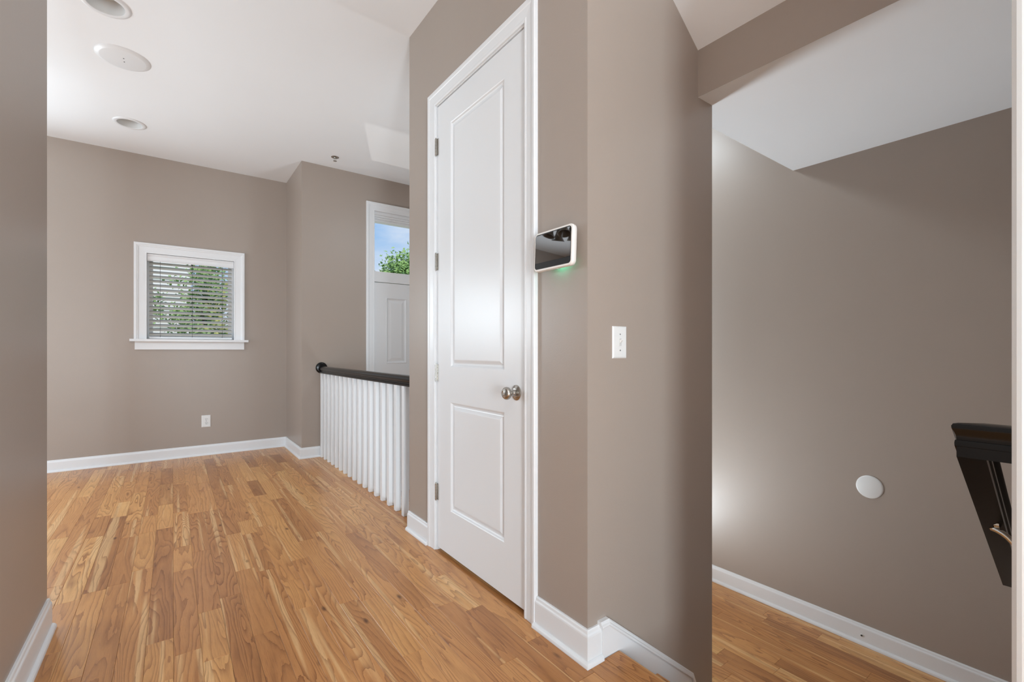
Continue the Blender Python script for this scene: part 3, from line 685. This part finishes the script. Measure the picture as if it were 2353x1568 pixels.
# ceiling lamp of the living room (outside the frame; the display's glass reflects it)
o = empty('ceiling_lamp', (-1.35, 4.02, ZC), label='bronze ceiling lamp with bell shades, seen only mirrored in the display screen', cat='ceiling light')
MB().lathe([(0, -.03), (.05, -.03), (.07, -.012), (.075, 0)], Matrix(), 28).build('canopy', BRONZE, o)
MB().lathe([(.012, 0), (.012, -.20), (.04, -.21), (.05, -.25), (.03, -.29), (0, -.295)], Matrix(), 20).build('stem', BRONZE, o)
for q in range(4):
    a = q * math.pi / 2 + .5; c, s_ = math.cos(a), math.sin(a)
    MB().tube([(.03 * c, .03 * s_, -.24), (.07 * c, .07 * s_, -.23), (.10 * c, .10 * s_, -.25), (.115 * c, .115 * s_, -.275)], .008, 8).build('arm', BRONZE, o)
    MB().lathe([(.022, 0), (.030, -.02), (.038, -.06), (.052, -.10), (.078, -.135), (.082, -.14), (.078, -.139), (.050, -.098), (.034, -.055), (.020, -.003)],
               Matrix.Translation((.115 * c, .115 * s_, -.27)) @ Matrix.Rotation(R(-16), 4, Vector((-s_, c, 0))), 24).build('shade', SHADE, o)

# ------------------------------------------------------------------ outdoors
GZ = -.75
struct('ground', MB().box(-60, 60, BF + .2, 80, GZ - .2, GZ), GRASS, 'lawn outside the house', 'ground')
def foliage(cx, cy, cz, rx, ry, rz, n, size, seed):
    rnd = random.Random(seed); mb = MB()
    g1 = lambda k: max(-1.0, min(1.0, rnd.gauss(0, k)))
    clumps = [(g1(.42), g1(.42), rnd.uniform(-.85, .85)) for _ in range(max(10, n // 60))]
    for _ in range(n):
        q = rnd.choice(clumps); f = math.sqrt(max(.05, 1 - q[2] ** 2))
        p = Vector((cx + rx * (q[0] * f * 1.2 + max(-.26, min(.26, rnd.gauss(0, .13)))), cy + ry * (q[1] * f * 1.3 + rnd.gauss(0, .13)), cz + rz * (q[2] + rnd.gauss(0, .10))))
        d = Vector((rnd.gauss(0, 1), rnd.gauss(0, 1), rnd.gauss(-.2, .6))).normalized(); s_ = d.orthogonal().normalized() * size * rnd.uniform(.25, .4)
        L = size * rnd.uniform(.7, 1.2); nrm = d.cross(s_).normalized() * L * .12
        mb.add([p, p + d * L * .45 + s_ + nrm, p + d * L, p + d * L * .45 - s_ + nrm], [(0, 1, 2), (0, 2, 3)])
    return mb
def tree(name, x, y, h, rx, rz, label, m_, n, size, seed, cat='tree', group=None):
    o = empty(name, (x, y, GZ), label=label, cat=cat, group=group); H = h - GZ; rnd = random.Random(seed + 5)
    MB().tube([(0, 0, -.1), (.03, .02, H * .3), (-.04, .03, H * .55), (.02, 0, H * .9)], [.11 * H / 5, .085 * H / 5, .055 * H / 5, .012], 10).build('trunk', BARK, o)
    for q in range(6):
        a = rnd.uniform(0, 6.28); z0 = H * rnd.uniform(.3, .65); L = rx * rnd.uniform(.6, .95)
        MB().tube([(0, 0, z0), (L * .5 * math.cos(a), L * .5 * math.sin(a), z0 + L * .35), (L * math.cos(a), L * math.sin(a), z0 + L * .85)], [.04 * H / 5, .025 * H / 5, .006], 7).build('branch', BARK, o)
    tag(foliage(0, 0, H - rz, rx, rx, rz, n, size, seed).build('foliage', m_, o, fix=False), kind='stuff')
    return o
tree('leafy_tree', 6.15, 14.2, 4.42, 1.0, 1.7, 'leafy green tree top seen through the front door transom', LEAF, 7000, .13, 3)
tree('leafy_tree', 9.3, 17.5, 6.4, 1.6, 2.2, 'taller green tree further back beside the transom tree', LEAF, 6000, .15, 4)
tree('garden_tree', 2.2, 11.7, 4.1, 1.25, 2.1, 'yellow-green garden tree beyond the far window on its right', LEAF2, 6000, .12, 8)
tree('garden_tree', .75, 16.4, 3.9, 1.0, 1.5, 'darker green garden tree beyond the middle of the far window', LEAF, 5000, .12, 9)
for i, (x, y, h, lab) in enumerate(((-.45, 8.6, 1.0, 'low rounded yellow-green shrub outside the far window on its left'), (.62, 8.7, 1.1, 'low rounded shrub outside the middle of the far window'), (1.72, 8.6, 1.05, 'low rounded shrub outside the far window on its right'))):
    o = empty('shrub', (x, y, GZ), label=lab, cat='shrub', group='shrubs below the far window')
    tag(foliage(0, 0, (h - GZ) * .5, .38, .36, (h - GZ) * .5, 2600, .085, 20 + i).build('foliage', (LEAF2, LEAF, LEAF2)[i], o, fix=False), kind='stuff')
    for q in range(4): MB().tube([(0, 0, -.05), (.18 * math.cos(q * 1.7), .18 * math.sin(q * 1.7), .5), (.3 * math.cos(q * 1.7), .3 * math.sin(q * 1.7), 1.1)], [.02, .014, .005], 6).build('stem', BARK, o)
hs = empty('neighbour_house', (-4.2, 19.0, GZ), label='white clapboard neighbour house glimpsed through the blind on the left', cat='house')
HW, HDp, HH = 4.7, 3.0, 5.6
hb = MB(); hb.box(-HW, HW, 0, HDp * 2, 0, HH); hb.build('house_body', SIDING, hs)
cl = MB()
for q in range(28): z = q * .2; cl.add([(-HW, -.002, z), (HW, -.002, z), (HW, -.03, z), (-HW, -.03, z), (-HW, -.002, z + .2), (HW, -.002, z + .2)], [(0, 1, 2, 3), (3, 2, 5, 4)])
tag(cl.build('clapboards', SIDING, hs), kind='stuff')
MB().add([(-HW - .3, -.4, HH), (HW + .3, -.4, HH), (HW + .3, HDp * 2 + .4, HH), (-HW - .3, HDp * 2 + .4, HH), (-HW - .3, HDp, HH + 2.2), (HW + .3, HDp, HH + 2.2)], [(0, 1, 5, 4), (2, 3, 4, 5), (0, 4, 3), (1, 2, 5), (0, 3, 2, 1)]).build('roof', ROOF, hs)
for wx in (-2.6, 0, 2.6):
    f = MB().box(wx - .5, wx + .5, -.07, -.03, 2.6, 4.1).build('house_window', WHITE, hs)
    MB().box(wx - .42, wx + .42, -.075, -.068, 2.68, 4.02).build('house_pane', SCREEN, f)
